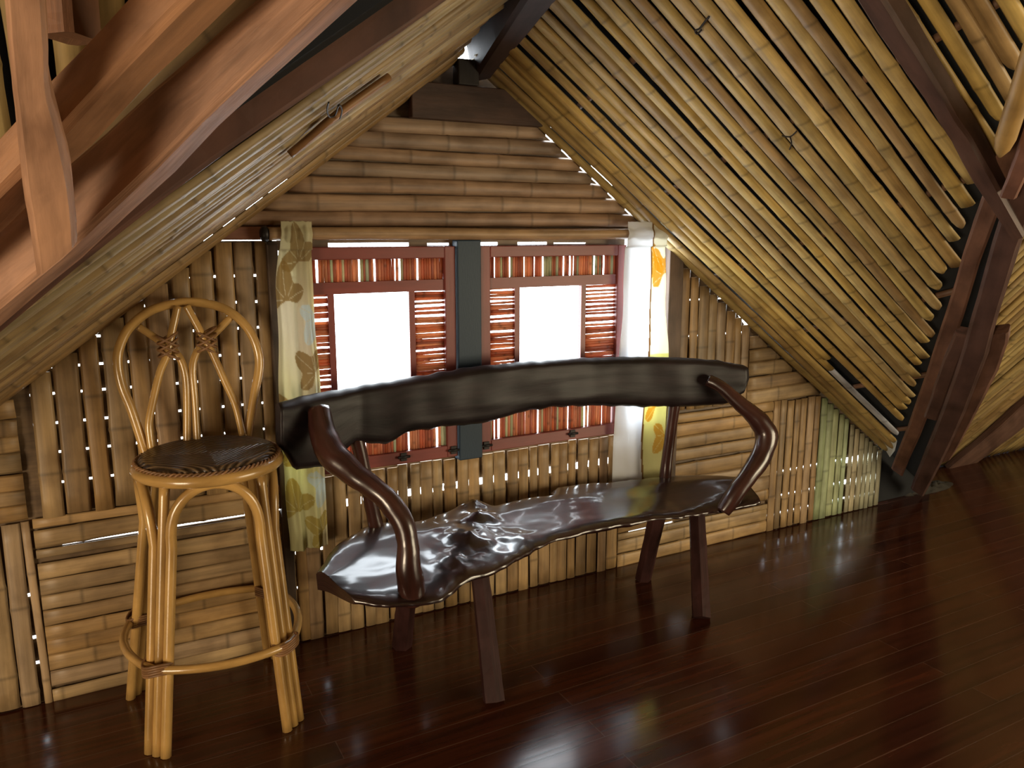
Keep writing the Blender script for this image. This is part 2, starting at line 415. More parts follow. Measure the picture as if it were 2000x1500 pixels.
cellV(1.957, 2.17, 0, .66, .045, .4, (.003, .006), 1.05, GRN)
cellV(2.19, 2.46, 0, .66, .036, .7, (.003, .006), 1.0, PALE)
backing(1.63, 2.46, 0, .66, [(1.60, 2.46, z, z + .010) for z in (.075, .165, .29)] + [(2.175, 2.46, .155, .18), (2.175, 2.46, .27, .29)])
TOPC = [(.38, .255, .165), (.35, .23, .145), (.41, .28, .18), (.33, .215, .14)]  # greyer palette: haze put into the colour of the top slats
cellH(-.88, 1.0, ZH + .003, 1.845, .050, .95, g=.0008, pal=TOPC, h=.012)
backing(-.88, .98, ZH + .003, 1.845, [(-.14, -.08, 1.825, 1.836), (.075, .125, 1.825, 1.836), (.08, .15, 1.725, 1.733)], ext=.022)
backing(-.66, .74, 1.392, ZH + .004, [(-.49, -.20, 1.404, 1.4165), (-.13, -.045, 1.406, 1.4145), (.066, .155, 1.405, 1.416), (.24, .37, 1.406, 1.416), (.40, .55, 1.408, 1.413)])
backing(-.6, .6, 1.845, 2.03, [(.18, .30, 1.955, 1.985)])
wo = wall.build('wall_back', BAMBOO)
tag(wo, 'gable wall of split bamboo slats in alternating upright and level panels', 'wall', kind='structure')
adopt(back.build('lining', BAMBOO), wo)

# posts, boards and rails of the wall
def trim(name, lo, hi, c, label, m=TIMBER):
    mb = MB(); mb.box(lo, hi, c); o = mb.build(name, m)
    bv = o.modifiers.new('b', 'BEVEL'); bv.width = .004; bv.segments = 2
    return tag(o, label, 'trim', kind='structure')
trim('trim_1', (-.034, -.035, ZS - .01), (.062, .012, ZH), (.03, .04, .05), 'dark post between the two red windows, blue window glare put into its colour', POSTGLARE)
trim('trim_2', (-.70, -.022, .05), (-.665, .010, ZH - .01), (.10, .065, .045), 'narrow dark batten beside the leaf printed curtain')
trim('trim_3', (.945, -.030, .30), (1.02, .012, ZH + .05), (.11, .065, .04), 'brown post beside the white curtain')
trim('trim_4', (-.86, -.024, ZH + .005), (-.668, -.002, ZH + .045), (.25, .10, .055), 'short reddish rail left of the leaf printed curtain')
trim('trim_5', (-.20, -.045, 1.835), (.315, -.008, 1.955), (.085, .045, .032), 'dark brown board under the peak of the gable')
trim('trim_6', (-.03, -.055, 1.955), (.05, -.005, 2.04), (.03, .025, .025), 'short dark king post under the ridge end')

trim('corner_sky_block', (2.455, .03, 0), (2.95, .045, .34), (.02, .02, .02), 'added dark sheet blocking sky light at the low corner beyond the pale bamboo slats', SHEET)  # added to keep sky light from leaking in at the corner

# ------------------------------------------------------------------ windows
REDS = [(.44, .17, .09), (.40, .14, .075), (.50, .24, .13), (.34, .12, .07), (.46, .21, .12)]
def window(name, x0, x1, hx0, hx1, label):
    mb = MB(); z0, z1 = ZS + .006, ZH - .022; y0, y1 = -.022, .008; fw_ = .042
    for lo, hi in (((x0, y0, z0), (x0 + fw_, y1, z1)), ((x1 - fw_, y0, z0), (x1, y1, z1)),
                   ((x0 + fw_, y0, z1 - .042), (x1 - fw_, y1, z1)), ((x0 + fw_, y0, z0), (x1 - fw_, y1, z0 + .045))):
        mb.box(lo, hi)
    fr = mb.build(name, REDP); bv = fr.modifiers.new('b', 'BEVEL'); bv.width = .003; bv.segments = 2
    tag(fr, label, 'window', kind='structure')
    a, b_ = x0 + fw_, x1 - fw_; zt = z1 - .042; zb = z0 + .045; hz1, hz0 = 1.245, .80
    mb = MB()
    for lo, hi in (((a, -.014, hz1), (b_, .006, hz1 + .040)), ((a, -.014, hz0 - .035), (b_, .006, hz0)),
                   ((hx0 - .022, -.014, hz0), (hx0, .006, hz1)), ((hx1, -.014, hz0), (hx1 + .022, .006, hz1))): mb.box(lo, hi)
    adopt(mb.build('inner_frame', REDP), fr)
    for (za, zc) in ((hz1 + .040, zt), (zb, hz0 - .035)):
        mb = MB(); x = a + .002
        while x < b_ - .004:
            w_ = U(.009, .013); strip(mb, (x + w_ / 2, -.002, za), (x + w_ / 2 + U(-.001, .001), -.002, zc), (0, -1, 0), w_, .005, bcol(1, REDS if R_() < .86 else PALE), wob=.0008, seg=.04, k=4)
            x += w_ + (U(.002, .009) if R_() < .16 else -.0006)
        adopt(mb.build('upright_reed_panel', REED), fr)
    for (xa, xb) in ((a, hx0 - .022), (hx1 + .022, b_)):
        mb = MB(); z = hz0 + .001
        while z < hz1 - .004:
            w_ = U(.009, .013)
            strip(mb, (xa, -.002, z + w_ / 2), (xb, -.002, z + w_ / 2 + U(-.003, .003)), (0, -1, 0), w_, .005, bcol(1.05, REDS), wob=.001, seg=.03, k=4)
            z += w_ + (U(.003, .009) if R_() < .10 + .34 * (z > 1.10) else -.0006)
        adopt(mb.build('level_reed_panel', REED), fr)
    for hx in (x1 - .03 if x1 < 0 else x0 + .008, (x0 + x1) / 2 + .07):
        mb = MB(); mb.box((hx, y0 - .006, z0 + .012), (hx + .022, y0 + .001, z0 + .042)); tube(mb, [(hx - .012, y0 - .007, z0 + .027), (hx + .034, y0 - .007, z0 + .027)], .005, 8)
        adopt(mb.build('hinge', IRON), fr)
    return fr
window('window_1', -.635, -.036, -.485, -.215, 'red framed reed shutter window left of the dark post')
window('window_2', .064, .725, .235, .515, 'red framed reed shutter window right of the dark post')

# ------------------------------------------------------------------ roof slopes
def slope_right():
    mb = MB(); ys = -.012; mb2 = MB()
    SPAL = [(.56, .40, .14), (.52, .36, .12), (.60, .44, .17), (.47, .31, .11), (.54, .40, .18), (.42, .27, .11), (.58, .41, .13)]
    i = 0
    while ys > -2.15:
        w_ = U(.036, .050); y = ys - w_ / 2
        xe = valR(y) + U(-.035, .03); xs = .03
        g = U(.002, .007) if R_() < .75 else U(.008, .014)
        a = Vector((xs, y, zR(xs, y))); b_ = Vector((xe, y, zR(xe, y)))
        c = bcol(1, SPAL); o = NR * U(-.003, .004)
        if y > -.0: pass
        if i == 3:                                    # a grey weathered sheet metal strip replaces the slat's lower end
            xm = xe - .52
            strip(mb, a + o, Vector((xm, y, zR(xm, y))) + o, NR, w_, .011, c, wob=.005)
            strip(mb2, Vector((xm, y, zR(xm, y))) + o, b_ + o, NR, w_ * .95, .008, (.52, .55, .62), wob=.003, rnd1=1)
        elif i == 4:                                  # a slat broken off short
            xm = xe - .55; strip(mb, a + o, Vector((xm, y, zR(xm, y))) + o, NR, w_, .011, c, wob=.005)
        else:
            strip(mb, a + o, b_ + o, NR, w_, U(.007, .0105), c, wob=.005, rnd1=1 if R_() < .7 else 0)
        ys -= w_ + g; i += 1
    o = mb.build('ceiling_right', BAMBOO)
    tag(o, 'golden split bamboo slats of the roof slope right of the ridge', 'ceiling', kind='structure')
    g = adopt(mb2.build('grey_slat', BAMBOO), o); g['label'] = 'grey weathered slat end near the floor'
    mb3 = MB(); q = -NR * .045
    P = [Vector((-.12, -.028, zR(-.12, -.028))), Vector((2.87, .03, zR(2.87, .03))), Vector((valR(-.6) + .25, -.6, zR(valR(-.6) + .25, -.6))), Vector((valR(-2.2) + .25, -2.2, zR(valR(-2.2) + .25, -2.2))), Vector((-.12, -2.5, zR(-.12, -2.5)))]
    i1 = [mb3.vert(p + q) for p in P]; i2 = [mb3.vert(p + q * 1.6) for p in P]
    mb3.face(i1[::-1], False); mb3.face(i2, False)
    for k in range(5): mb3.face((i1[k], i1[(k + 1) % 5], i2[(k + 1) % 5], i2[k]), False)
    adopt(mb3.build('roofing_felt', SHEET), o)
    # battens the slats are nailed to, seen through the gaps
    mb4 = MB()
    for x in (.35, .75, 1.15, 1.55, 1.95, 2.3):
        ya = -.05; yb = max(-2.1, -.086 + (x - 2.401) / 1.123 - .1)
        a = Vector((x, ya, zR(x, ya))) - NR * .018; b_ = Vector((x, yb, zR(x, yb))) - NR * .018
        tube(mb4, [lerp(a, b_, t / 6) for t in range(7)], .012, 8, (.16, .08, .04))
    adopt(mb4.build('batten', TIMBER), o)
    mb5 = MB()
    for (xa, xb, ya, yb) in ((.12, .30, -.03, -.07), (.34, .52, -.03, -.075), (.62, .80, -.035, -.08)):
        P = [Vector((x, y, zR(x, y))) - NR * .006 for x, y in ((xa, ya), (xb, ya), (xb, yb), (xa, yb))]
        mb5.quad(P)
    adopt(mb5.build('blue_tarpaulin', BLUES), o)
    return o
slope_right()
def slope_left():
    mb = MB(); ys = .0; LP = [(.40, .29, .14), (.44, .33, .17), (.36, .25, .11), (.42, .32, .18), (.33, .22, .10)]
    while ys > -.80:
        w_ = U(.026, .036)
        if ys > -.26: w_ = U(.052, .064)
        y = ys - w_ / 2
        xe = valL(y) + U(-.02, .03); xs = -.03
        a = Vector((xs, y, zL(xs, y))); b_ = Vector((xe, y, zL(xe, y))); o = NL * U(-.004, .004)
        strip(mb, a + o, b_ + o, NL, w_, U(.014, .019) if ys < -.26 else U(.008, .011), bcol(1, LP if ys < -.26 else WCOL), wob=.006, rnd1=1)
        ys -= w_ + U(.002, .007)
    ys = -.95
    while ys > -2.1:                                   # the nearer, higher bay
        w_ = U(.038, .05); y = ys - w_ / 2; a = Vector((-.03, y, zL(-.03, y) + .30)); xe = valL(y) + .02; b_ = Vector((xe, y, zL(xe, y) + .30))
        strip(mb, a, b_, NL, w_, U(.009, .014), bcol(1, LP), wob=.005); ys -= w_ + U(.003, .010)
    o = mb.build('ceiling_left', BAMBOO)
    tag(o, 'split bamboo slats of the roof slope left of the ridge', 'ceiling', kind='structure')
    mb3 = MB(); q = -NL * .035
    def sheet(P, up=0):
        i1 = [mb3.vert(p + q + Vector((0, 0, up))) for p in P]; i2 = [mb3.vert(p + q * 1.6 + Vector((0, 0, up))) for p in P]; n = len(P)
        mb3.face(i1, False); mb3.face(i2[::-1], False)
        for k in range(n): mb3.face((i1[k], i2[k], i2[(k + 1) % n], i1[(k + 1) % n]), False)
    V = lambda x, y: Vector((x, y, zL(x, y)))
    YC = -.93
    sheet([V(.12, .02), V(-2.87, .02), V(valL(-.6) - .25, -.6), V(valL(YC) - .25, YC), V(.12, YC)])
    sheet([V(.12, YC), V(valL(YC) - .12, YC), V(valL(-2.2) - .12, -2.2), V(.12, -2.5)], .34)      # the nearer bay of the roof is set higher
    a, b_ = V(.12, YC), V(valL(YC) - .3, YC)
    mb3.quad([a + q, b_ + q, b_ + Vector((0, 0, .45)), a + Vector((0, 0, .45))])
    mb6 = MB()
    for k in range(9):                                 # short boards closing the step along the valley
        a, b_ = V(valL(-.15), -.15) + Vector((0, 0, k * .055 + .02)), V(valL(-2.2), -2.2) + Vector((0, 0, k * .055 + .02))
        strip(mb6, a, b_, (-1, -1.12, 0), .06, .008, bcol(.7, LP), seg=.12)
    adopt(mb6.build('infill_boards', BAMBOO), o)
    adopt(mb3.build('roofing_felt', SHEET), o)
slope_left()
def slope_main():
    mb = MB(); MP = [(.42, .30, .12), (.38, .26, .10), (.46, .33, .13), (.34, .23, .10)]
    x = -4.6
    while x < 4.6:
        w_ = U(.044, .058); xc = x + w_ / 2; ax = abs(xc)
        y0 = .30
        if ax < 2.72: y0 = -.086 + (ax - 2.401) / 1.123 - .02
        if ax < .1: y0 = -2.2
        a = Vector((xc, y0, zM(y0))); b_ = Vector((xc, -3.2, zM(-3.2))); o = NM * U(-.004, .004)
        strip(mb, a + o, b_ + o, NM, w_, U(.010, .014), bcol(1, MP), wob=.005, seg=.09, k=4)
        x += w_ + U(.003, .010)
    o = mb.build('ceiling_main', BAMBOO)
    tag(o, 'bamboo slats of the main roof slope beyond the valley timbers', 'ceiling', kind='structure')
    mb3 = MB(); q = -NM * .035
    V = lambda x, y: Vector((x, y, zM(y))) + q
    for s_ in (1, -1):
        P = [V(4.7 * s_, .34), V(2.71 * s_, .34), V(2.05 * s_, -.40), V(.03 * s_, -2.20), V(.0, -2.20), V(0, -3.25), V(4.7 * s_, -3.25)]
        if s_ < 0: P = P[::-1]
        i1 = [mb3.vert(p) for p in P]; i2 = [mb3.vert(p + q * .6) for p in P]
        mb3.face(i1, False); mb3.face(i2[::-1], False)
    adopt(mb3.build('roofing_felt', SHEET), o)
slope_main()

# ------------------------------------------------------------------ roof timbers
BR, RD, DK = (.26, .115, .058), (.30, .125, .065), (.10, .05, .034)
nVL = Vector((1.0, 1.127, 0)).normalized()           # away from the viewer, across the left valley
pVL = Vector((-1.274, -1.09, 1.49))
def vl(u, v, off=0): return atp(u, v, nVL, pVL + nVL * off)
def face_beam(name, top, fold, off, depth, c, label, n=16, drop=0, **kw):
    st = []
    for a, b_ in zip(top, fold):
        T, F = vl(*a, off), vl(*b_, off)
        st.append((T, F, F + nVL * depth + Vector((0, 0, drop)), T + nVL * depth))
    return beam(name, st, c, label=label, n=n, **kw)
# the valley timber crossing the upper left, its fellow above it, and the rafter under the left slope
face_beam('valley_rafter', [(-760, 1000), (-420, 740), (-160, 545), (0, 425), (153, 300), (333, 140), (467, 20), (560, -60), (860, -325)], [(-760, 1260), (-420, 955), (-160, 735), (0, 600), (157, 467), (333, 293), (500, 137), (700, -55), (1000, -343)], -.05, .062, (.42, .225, .135),
          'broad pinkish valley timber crossing below the narrower one at upper left')
st = []
for (a, b_) in (((-150, 770), .14), ((165, 512), .14), ((300, 405), .18), ((450, 292), .23), ((660, 147), .31), ((870, 0), .38), ((1010, -105), .38)):
    F = at(*a, y=-.875); st.append((F + Vector((0, 0, b_)), F, F + Vector((0, .055, 0)), F + Vector((0, .055, b_))))
beam('roof_rafter', st, (.13, .055, .034), label='dark brown rafter along the near edge of the left bamboo slope', n=14)
# jack rafter that ends on the valley timber
b0 = vl(110, 500, -.15); nP = Vector((0, 1.124, 1)).normalized()
pl_ = lambda u, v: atp(u, v, nP, b0)
st = [(pl_(*l), pl_(*r), pl_(*r) + nP * .065, pl_(*l) + nP * .065) for l, r in (((74, 545), (150, 478)), ((62, 470), (148, 445)), ((48, 390), (140, 350)), ((38, 300), (125, 275)), ((30, 200), (101, 180)), ((22, 120), (97, 100)), ((10, 0), (88, 0)), ((0, -120), (78, -120)), ((-15, -420), (62, -420)))]
beam('jack_rafter', st, (.40, .215, .125), label='upright bent rafter at far left standing on the broad pinkish timber', n=22, rough=.003)
pb = atp(118, 195, nP, b0 + nP * .075); oB = nVL.dot(pb - pVL)
face_beam('hip_timber', [(-420, 690), (-160, 420), (0, 250), (110, 130), (235, 0), (300, -70), (520, -300)], [(-420, 790), (-160, 530), (0, 375), (133, 237), (290, 75), (425, -60), (660, -300)], oB, .085, (.38, .19, .095),
          'narrow brown timber above the broad pinkish one at upper left')
# short upper struts seen between the jack rafter and the narrow timber
def strut(name, a, b_, w_, d_, c, label):
    a, b_ = Vector(a), Vector(b_); t = (b_ - a).normalized(); s_ = t.cross(Vector((0, 0, 1))).normalized() * w_ / 2; h_ = s_.cross(t).normalized() * d_ / 2
    return beam(name, [[p + s_ + h_, p - s_ + h_, p - s_ - h_, p + s_ - h_] for p in (a, lerp(a, b_, .5), b_)], c, label=label, n=8)
strut('roof_strut', vl(140, 75, oB + .06), vl(128, -70, oB + .06), .07, .06, (.20, .09, .045), 'short brown strut between the jack rafter and narrow timber at upper left')
# ridge
nRg = (0, KR, 1); pRg = (0, 0, 1.975)
st = []
for l, r in (((925, 160), (962, 152)), ((965, 92), (1018, 86)), ((1024, 0), (1094, 0)), ((1090, -95), (1180, -110))):
    A, B = atp(*l, nRg, pRg), atp(*r, nRg, pRg); h_ = Vector((-.03, 0, .13)); st.append((A + h_, A, B, B + h_))
beam('ridge_beam', st, (.06, .035, .028), label='dark ridge beam at the peak between the two bamboo slopes', n=12)

# right side: lath, valley timber and cleats on the underside of the right valley
dV = Vector((1.127, 1.0, -1.128)).normalized(); hV = Vector((1.0, -1.127, 0)).normalized(); pVR = Vector((1.274, -1.09, 1.49))
vw = (Vector((2.0, -.45, .78)) - CAM).normalized(); nV = (vw - dV * vw.dot(dV)).normalized()
def vr(u, v, off): return atp(u, v, nV, pVR - nV * off)
def under_beam(name, pairs, off, th, c, label, **kw):
    st = [(vr(*l, off), vr(*r, off), vr(*r, off) + nV * th, vr(*l, off) + nV * th) for l, r in pairs]
    return beam(name, st, c, label=label, **kw)
under_beam('valley_lath', [((1741, 915), (1763, 931)), ((1795, 770), (1826, 778)), ((1856, 580), (1890, 590)), ((1912, 398), (1945, 425)), ((1985, 200), (2035, 215))], .03, .030, (.185, .09, .055),
           'thin reddish lath along the slat ends of the right slope')
under_beam('valley_rafter', [((1778, 955), (1803, 972)), ((1812, 870), (1852, 880)), ((1868, 720), (1916, 730)), ((1902, 600), (1952, 610)), ((1945, 450), (2000, 460)), ((2010, 240), (2085, 260))], .075, .06, (.10, .052, .040),
           'long dark valley timber rising from the floor corner at far right')
under_beam('cleat', [((1804, 815), (1832, 822)), ((1836, 720), (1868, 724)), ((1864, 655), (1893, 660))], .062, .045, (.12, .062, .045),
           'short plank cleat on the left of the far right valley timber')
under_beam('cleat', [((1835, 905), (1856, 900)), ((1880, 790), (1917, 790)), ((1920, 690), (1962, 690)), ((1935, 655), (1970, 650))], .062, .045, (.15, .075, .05),
           'long plank cleat on the right of the far right valley timber')
# dark rafter across the right slope
nR4 = (SR, KR, 1); pR4 = Vector((XR, 0, 0)) + NR * .10
st = []
for l, r in (((1640, -50), (1698, -50)), ((1670, 0), (1727, 0)), ((1740, 110), (1790, 100)), ((1833, 243), (1872, 235)), ((1900, 360), (1938, 345)), ((1975, 472), (2000, 462))):
    A, B = atp(*l, nR4, pR4), atp(*r, nR4, pR4); q = -NR * .085
    st.append((A + q, A, B, B + q))
beam('roof_rafter', st, (.10, .052, .038), label='dark rafter crossing under the golden right slope at upper right', n=16)
# bamboo pole and timber at the right edge
nB, pB = nV, pVR - nV * .12
mb = MB(); P = [atp(u, v, nB, pB) for u, v in ((1953, 305), (1985, 205), (2020, 95), (2060, -30))]
tube(mb, smooth_path(P, 14), [.006 + .020 * min(1, i / 1.5) for i in range(14)], 12, (.46, .28, .09), rough=.02)
tag(mb.build('bamboo_pole', BAMBOO), 'round bamboo pole end at the right edge above the dark rafter', 'pole')
under_beam('hip_timber', [((1953, 385), (1985, 390)), ((1975, 325), (2010, 335)), ((2010, 220), (2050, 235)), ((2060, 60), (2110, 80))], .11, .05, (.24, .11, .07),
           'brown timber end beside the bamboo pole at the right edge')
# rafter lying on the far main slope, low on the right
nM = (0, 1.124, 1); pM = Vector((0, 0, .345)) + NM * .05
st = []
for a, b_ in (((1852, 918), (1862, 940)), ((1930, 855), (1935, 885)), ((2000, 792), (2005, 832)), ((2120, 690), (2125, 735))):
    A, B = atp(*a, nM, pM), atp(*b_, nM, pM); st.append((A, B, B - NM * .045, A - NM * .045))
beam('roof_rafter', st, (.16, .085, .06), label='low brown rafter near the floor at the far right edge', n=12)

# loose stick tied to the left slope, wire ties, flashing, dust
nLs = (-SL, KR, 1); pLs = Vector((-XL, 0, 0)) + NL * .03
mb = MB(); P = [atp(u, v, nLs, pLs) for u, v in ((566, 302), (610, 265), (660, 222), (760, 150))]
tube(mb, smooth_path(P, 14), .011, 8, (.30, .15, .055))
tag(mb.build('bamboo_stick', BAMBOO), 'thin brown bamboo stick tied along the left roof slope', 'stick')
def wire(pts, n, p, label, r=.0022):
    mb = MB(); P = [atp(u, v, n, p) for u, v in pts]; tube(mb, smooth_path(P, 6 * len(P)), r, 6)
    tag(mb.build('wire_tie', WIRE), label, 'wire')
wire([(642, 200), (639, 215), (644, 228), (655, 224), (662, 205), (668, 215), (664, 232)], nLs, Vector((-XL, 0, 0)) + NL * .045, 'twisted wire tie holding the thin stick on the left slope')
nRs = (SR, KR, 1); pRs = Vector((XR, 0, 0)) + NR * .022
wire([(1385, 32), (1374, 46), (1366, 56), (1358, 60), (1362, 66), (1370, 58)], nRs, pRs, 'wire tie with a loose end high on the golden right slope', .003)
wire([(1527, 265), (1543, 267), (1556, 256)], nRs, pRs, 'small wire tie near the middle of the golden right slope')
wire([(1543, 267), (1546, 280), (1542, 292)], nRs, pRs, 'hanging wire end near the middle of the golden right slope')
mb = MB(); P = [at(1716, 858, y=-.03), at(1738, 893, y=-.03), at(1748, 880, y=-.10), at(1752, 862, y=-.14), at(1728, 855, y=-.08)]
i1 = [mb.vert(p) for p in P]; i2 = [mb.vert(p + Vector((.004, .004, .006))) for p in P]
mb.face(i1, False); mb.face(i2[::-1], False)
for k in range(5): mb.face((i1[k], i2[k], i2[(k + 1) % 5], i1[(k + 1) % 5]), False)
tag(mb.build('metal_flashing', METAL), 'bent piece of bright sheet metal at the low corner of the right slope', 'sheet metal')
mb = MB(); ctr = at(1795, 955, z=.0); nx, ny = 34, 20
for i in range(nx + 1):
    for j in range(ny + 1):
        a, b_ = i / nx * 2 - 1, j / ny * 2 - 1; d = math.sqrt(a * a + b_ * b_)
        p = Vector((ctr.x + .03 + a * .26, ctr.y - .01 + b_ * .075, 0))
        z = max(0, 1 - d) ** .8 * (.035 + .06 * noise.noise(p * 13) + .04 * noise.noise(p * 45)) - .002
        mb.vert((p.x, p.y, max(-.002, z)), (.2, .2, .2), (p.x, p.y))
for i in range(nx):
    for j in range(ny):
        k = i * (ny + 1) + j; mb.face((k, k + ny + 1, k + ny + 2, k + 1))
o = tag(mb.build('dust_heap', EARTH), 'low heap of grey dust and rubble at the foot of the valley timbers', 'dust', kind='stuff')

# ------------------------------------------------------------------ curtains and rod
zr = 1.447; yr = -.055
mb = MB(); tube(mb, smooth_path([(-.70, yr, zr), (-.3, yr, zr + .002), (.2, yr, zr - .002), (.862, yr, zr)], 40), .021, 14, (.36, .23, .12), rough=.03)
rod = mb.build('curtain_rod', BAMBOO); tag(rod, 'bamboo curtain rod above the two red windows', 'curtain rod')
for x, s_ in ((-.705, -1), (.865, 1)):
    mb = MB(); tube(mb, [(x - .004 * s_, yr, zr), (x, yr, zr), (x + .014 * s_, yr, zr), (x + .02 * s_, yr, zr)], [.016, .026, .024, .012], 14); adopt(mb.build('end_knob', IRON), rod)
for x in (-.69, .85):
    mb = MB(); tube(mb, [(x, yr + .02, zr - .02), (x, -.012, zr - .02)], .006, 8); adopt(mb.build('bracket', IRON), rod)

def leaf(px, py, cx, cy, ang, size):
    """lobed fan leaf: returns 0..1 ink, ribs left blank"""
    dx, dy = px - cx, py - cy; ca, sa = math.cos(ang), math.sin(ang)
    x, y = (dx * ca + dy * sa) / size, (-dx * sa + dy * ca) / size
    r = math.hypot(x, y); th = math.atan2(x, y)
    if r > 1.05 or abs(th) > 1.9: return 0
    lobes = 4.5
    edge = (.80 + .20 * math.cos(th * lobes)) * (1 - .18 * abs(th))
    if r > edge: return 0
    if abs(math.sin(th * lobes)) * r * .6 < .032 + .0 and r > .12: return .25
    return 1
def curtain(name, stations, folds, amp, paint, label, nu=72, nv=300):
    """stations: (z, x_left, x_right); hangs from a pocket round the rod"""
    mb = MB(); zs = [s_[0] for s_ in stations]; wid = stations[0][2] - stations[0][1]
    for j in range(nv + 1):
        t = j / nv; z = lerp(zs[0], zs[-1], t)
        for a, b_ in zip(stations, stations[1:]):
            if a[0] >= z >= b_[0] - 1e-6:
                f = (a[0] - z) / (a[0] - b_[0] + 1e-9); f = f * f * (3 - 2 * f); xl, xr_ = lerp(a[1], b_[1], f), lerp(a[2], b_[2], f)
        bulge = .024 * math.exp(-((z - zr) / .03) ** 2)
        for i in range(nu + 1):
            s_ = i / nu; am = amp * (.45 + .75 * t)
            y = yr - .006 - bulge + am * (math.sin(2 * math.pi * (s_ * folds + .12 * math.sin(z * 4)) + .6) * .8 + .3 * math.sin(2 * math.pi * s_ * folds * 2.3 + z * 3)) - am * .4
            y = min(y, -.040 if abs(z - zr) > .05 else yr - .021)
            x = lerp(xl, xr_, s_) + .004 * noise.noise(Vector((z * 5, s_ * 2, 1)))
            cu = s_ * wid * 2.0                       # cloth coordinate, folds gathered
            mb.vert((x, y, z + .004 * noise.noise(Vector((s_ * 8, 0, 2))) * (1 if j in (0, nv) else 0)), paint(s_, z, cu), (s_, z))
    for j in range(nv):
        for i in range(nu):
            k = j * (nu + 1) + i; mb.face((k, k + nu + 1, k + nu + 2, k + 1))
    o = mb.build(name, CLOTH); sm = o.modifiers.new('s', 'SOLIDIFY'); sm.thickness = .0015
    return tag(o, label, 'curtain')
LV = [(.12, 1.36, .3, .13), (.05, 1.235, .15, .13), (.20, 1.18, 2.6, .11), (.17, .99, .9, .11), (.05, .90, 2.9, .12), (.09, .72, .5, .13), (.19, .62, 2.8, .11), (.05, .52, .2, .12), (.17, .43, 1.0, .10)]
def paint_left(s_, z, cu):
    base = Vector((.68, .64, .52)); k = .5 + .5 * math.sin(z * 9 + cu * 8)
    base = base.lerp(Vector((.64, .62, .32)), k * .5)
    if z < .75: base = base.lerp(Vector((.66, .68, .22)), .45)
    if s_ > .82: base = Vector((.74, .70, .48))
    for i, (cx, cz, an, sz) in enumerate(LV):
        v = leaf(cu, z, cx, cz, an, sz)
        if v:
            ink = Vector((.36, .25, .10)) if i % 4 != 2 else Vector((.62, .72, .74))
            if z < .75 and i % 4 != 2: ink = Vector((.46, .36, .08))
            base = base.lerp(ink, v * .85)
    return tuple(base)
def paint_right(s_, z, cu):
    base = Vector((.80, .82, .84))
    e = .60 + .05 * math.sin(z * 5 + 1.2)
    if abs(s_ - e) < .018: return (.28, .16, .05)
    if s_ > e:
        base = Vector((.74, .72, .62)) if z > .95 else Vector((.70, .68, .36))
        for cx, cz, an, sz in ((.30, 1.36, 2.5, .12), (.36, 1.28, .6, .13), (.31, .72, .8, .12), (.38, .60, 2.4, .11)):
            v = leaf(cu, z, cx, cz, an, sz)
            if v: base = base.lerp(Vector((.62, .38, .05)), v * .85)
    return tuple(base)
P = lambda u, v: at(u, v, y=-.06)
curtain('curtain', [(1.487, P(546, 440).x, P(606, 440).x), (1.25, P(541, 600).x, P(613, 600).x), (.9, P(545, 780).x, P(628, 780).x), (.62, P(555, 915).x, P(634, 915).x), (.375, P(568, 1060).x, P(641, 1060).x)], 2.2, .010, paint_left,
        'leaf printed yellow and white curtain gathered left of the windows')
curtain('curtain', [(1.494, P(1222, 437).x, P(1298, 437).x), (1.2, P(1217, 560).x, P(1300, 560).x), (.92, P(1209, 690).x, P(1305, 690).x), (.6, P(1200, 850).x, P(1296, 850).x), (.29, P(1197, 940).x, P(1295, 940).x)], 1.6, .008, paint_right,
        'white curtain with a yellow printed edge right of the windows')

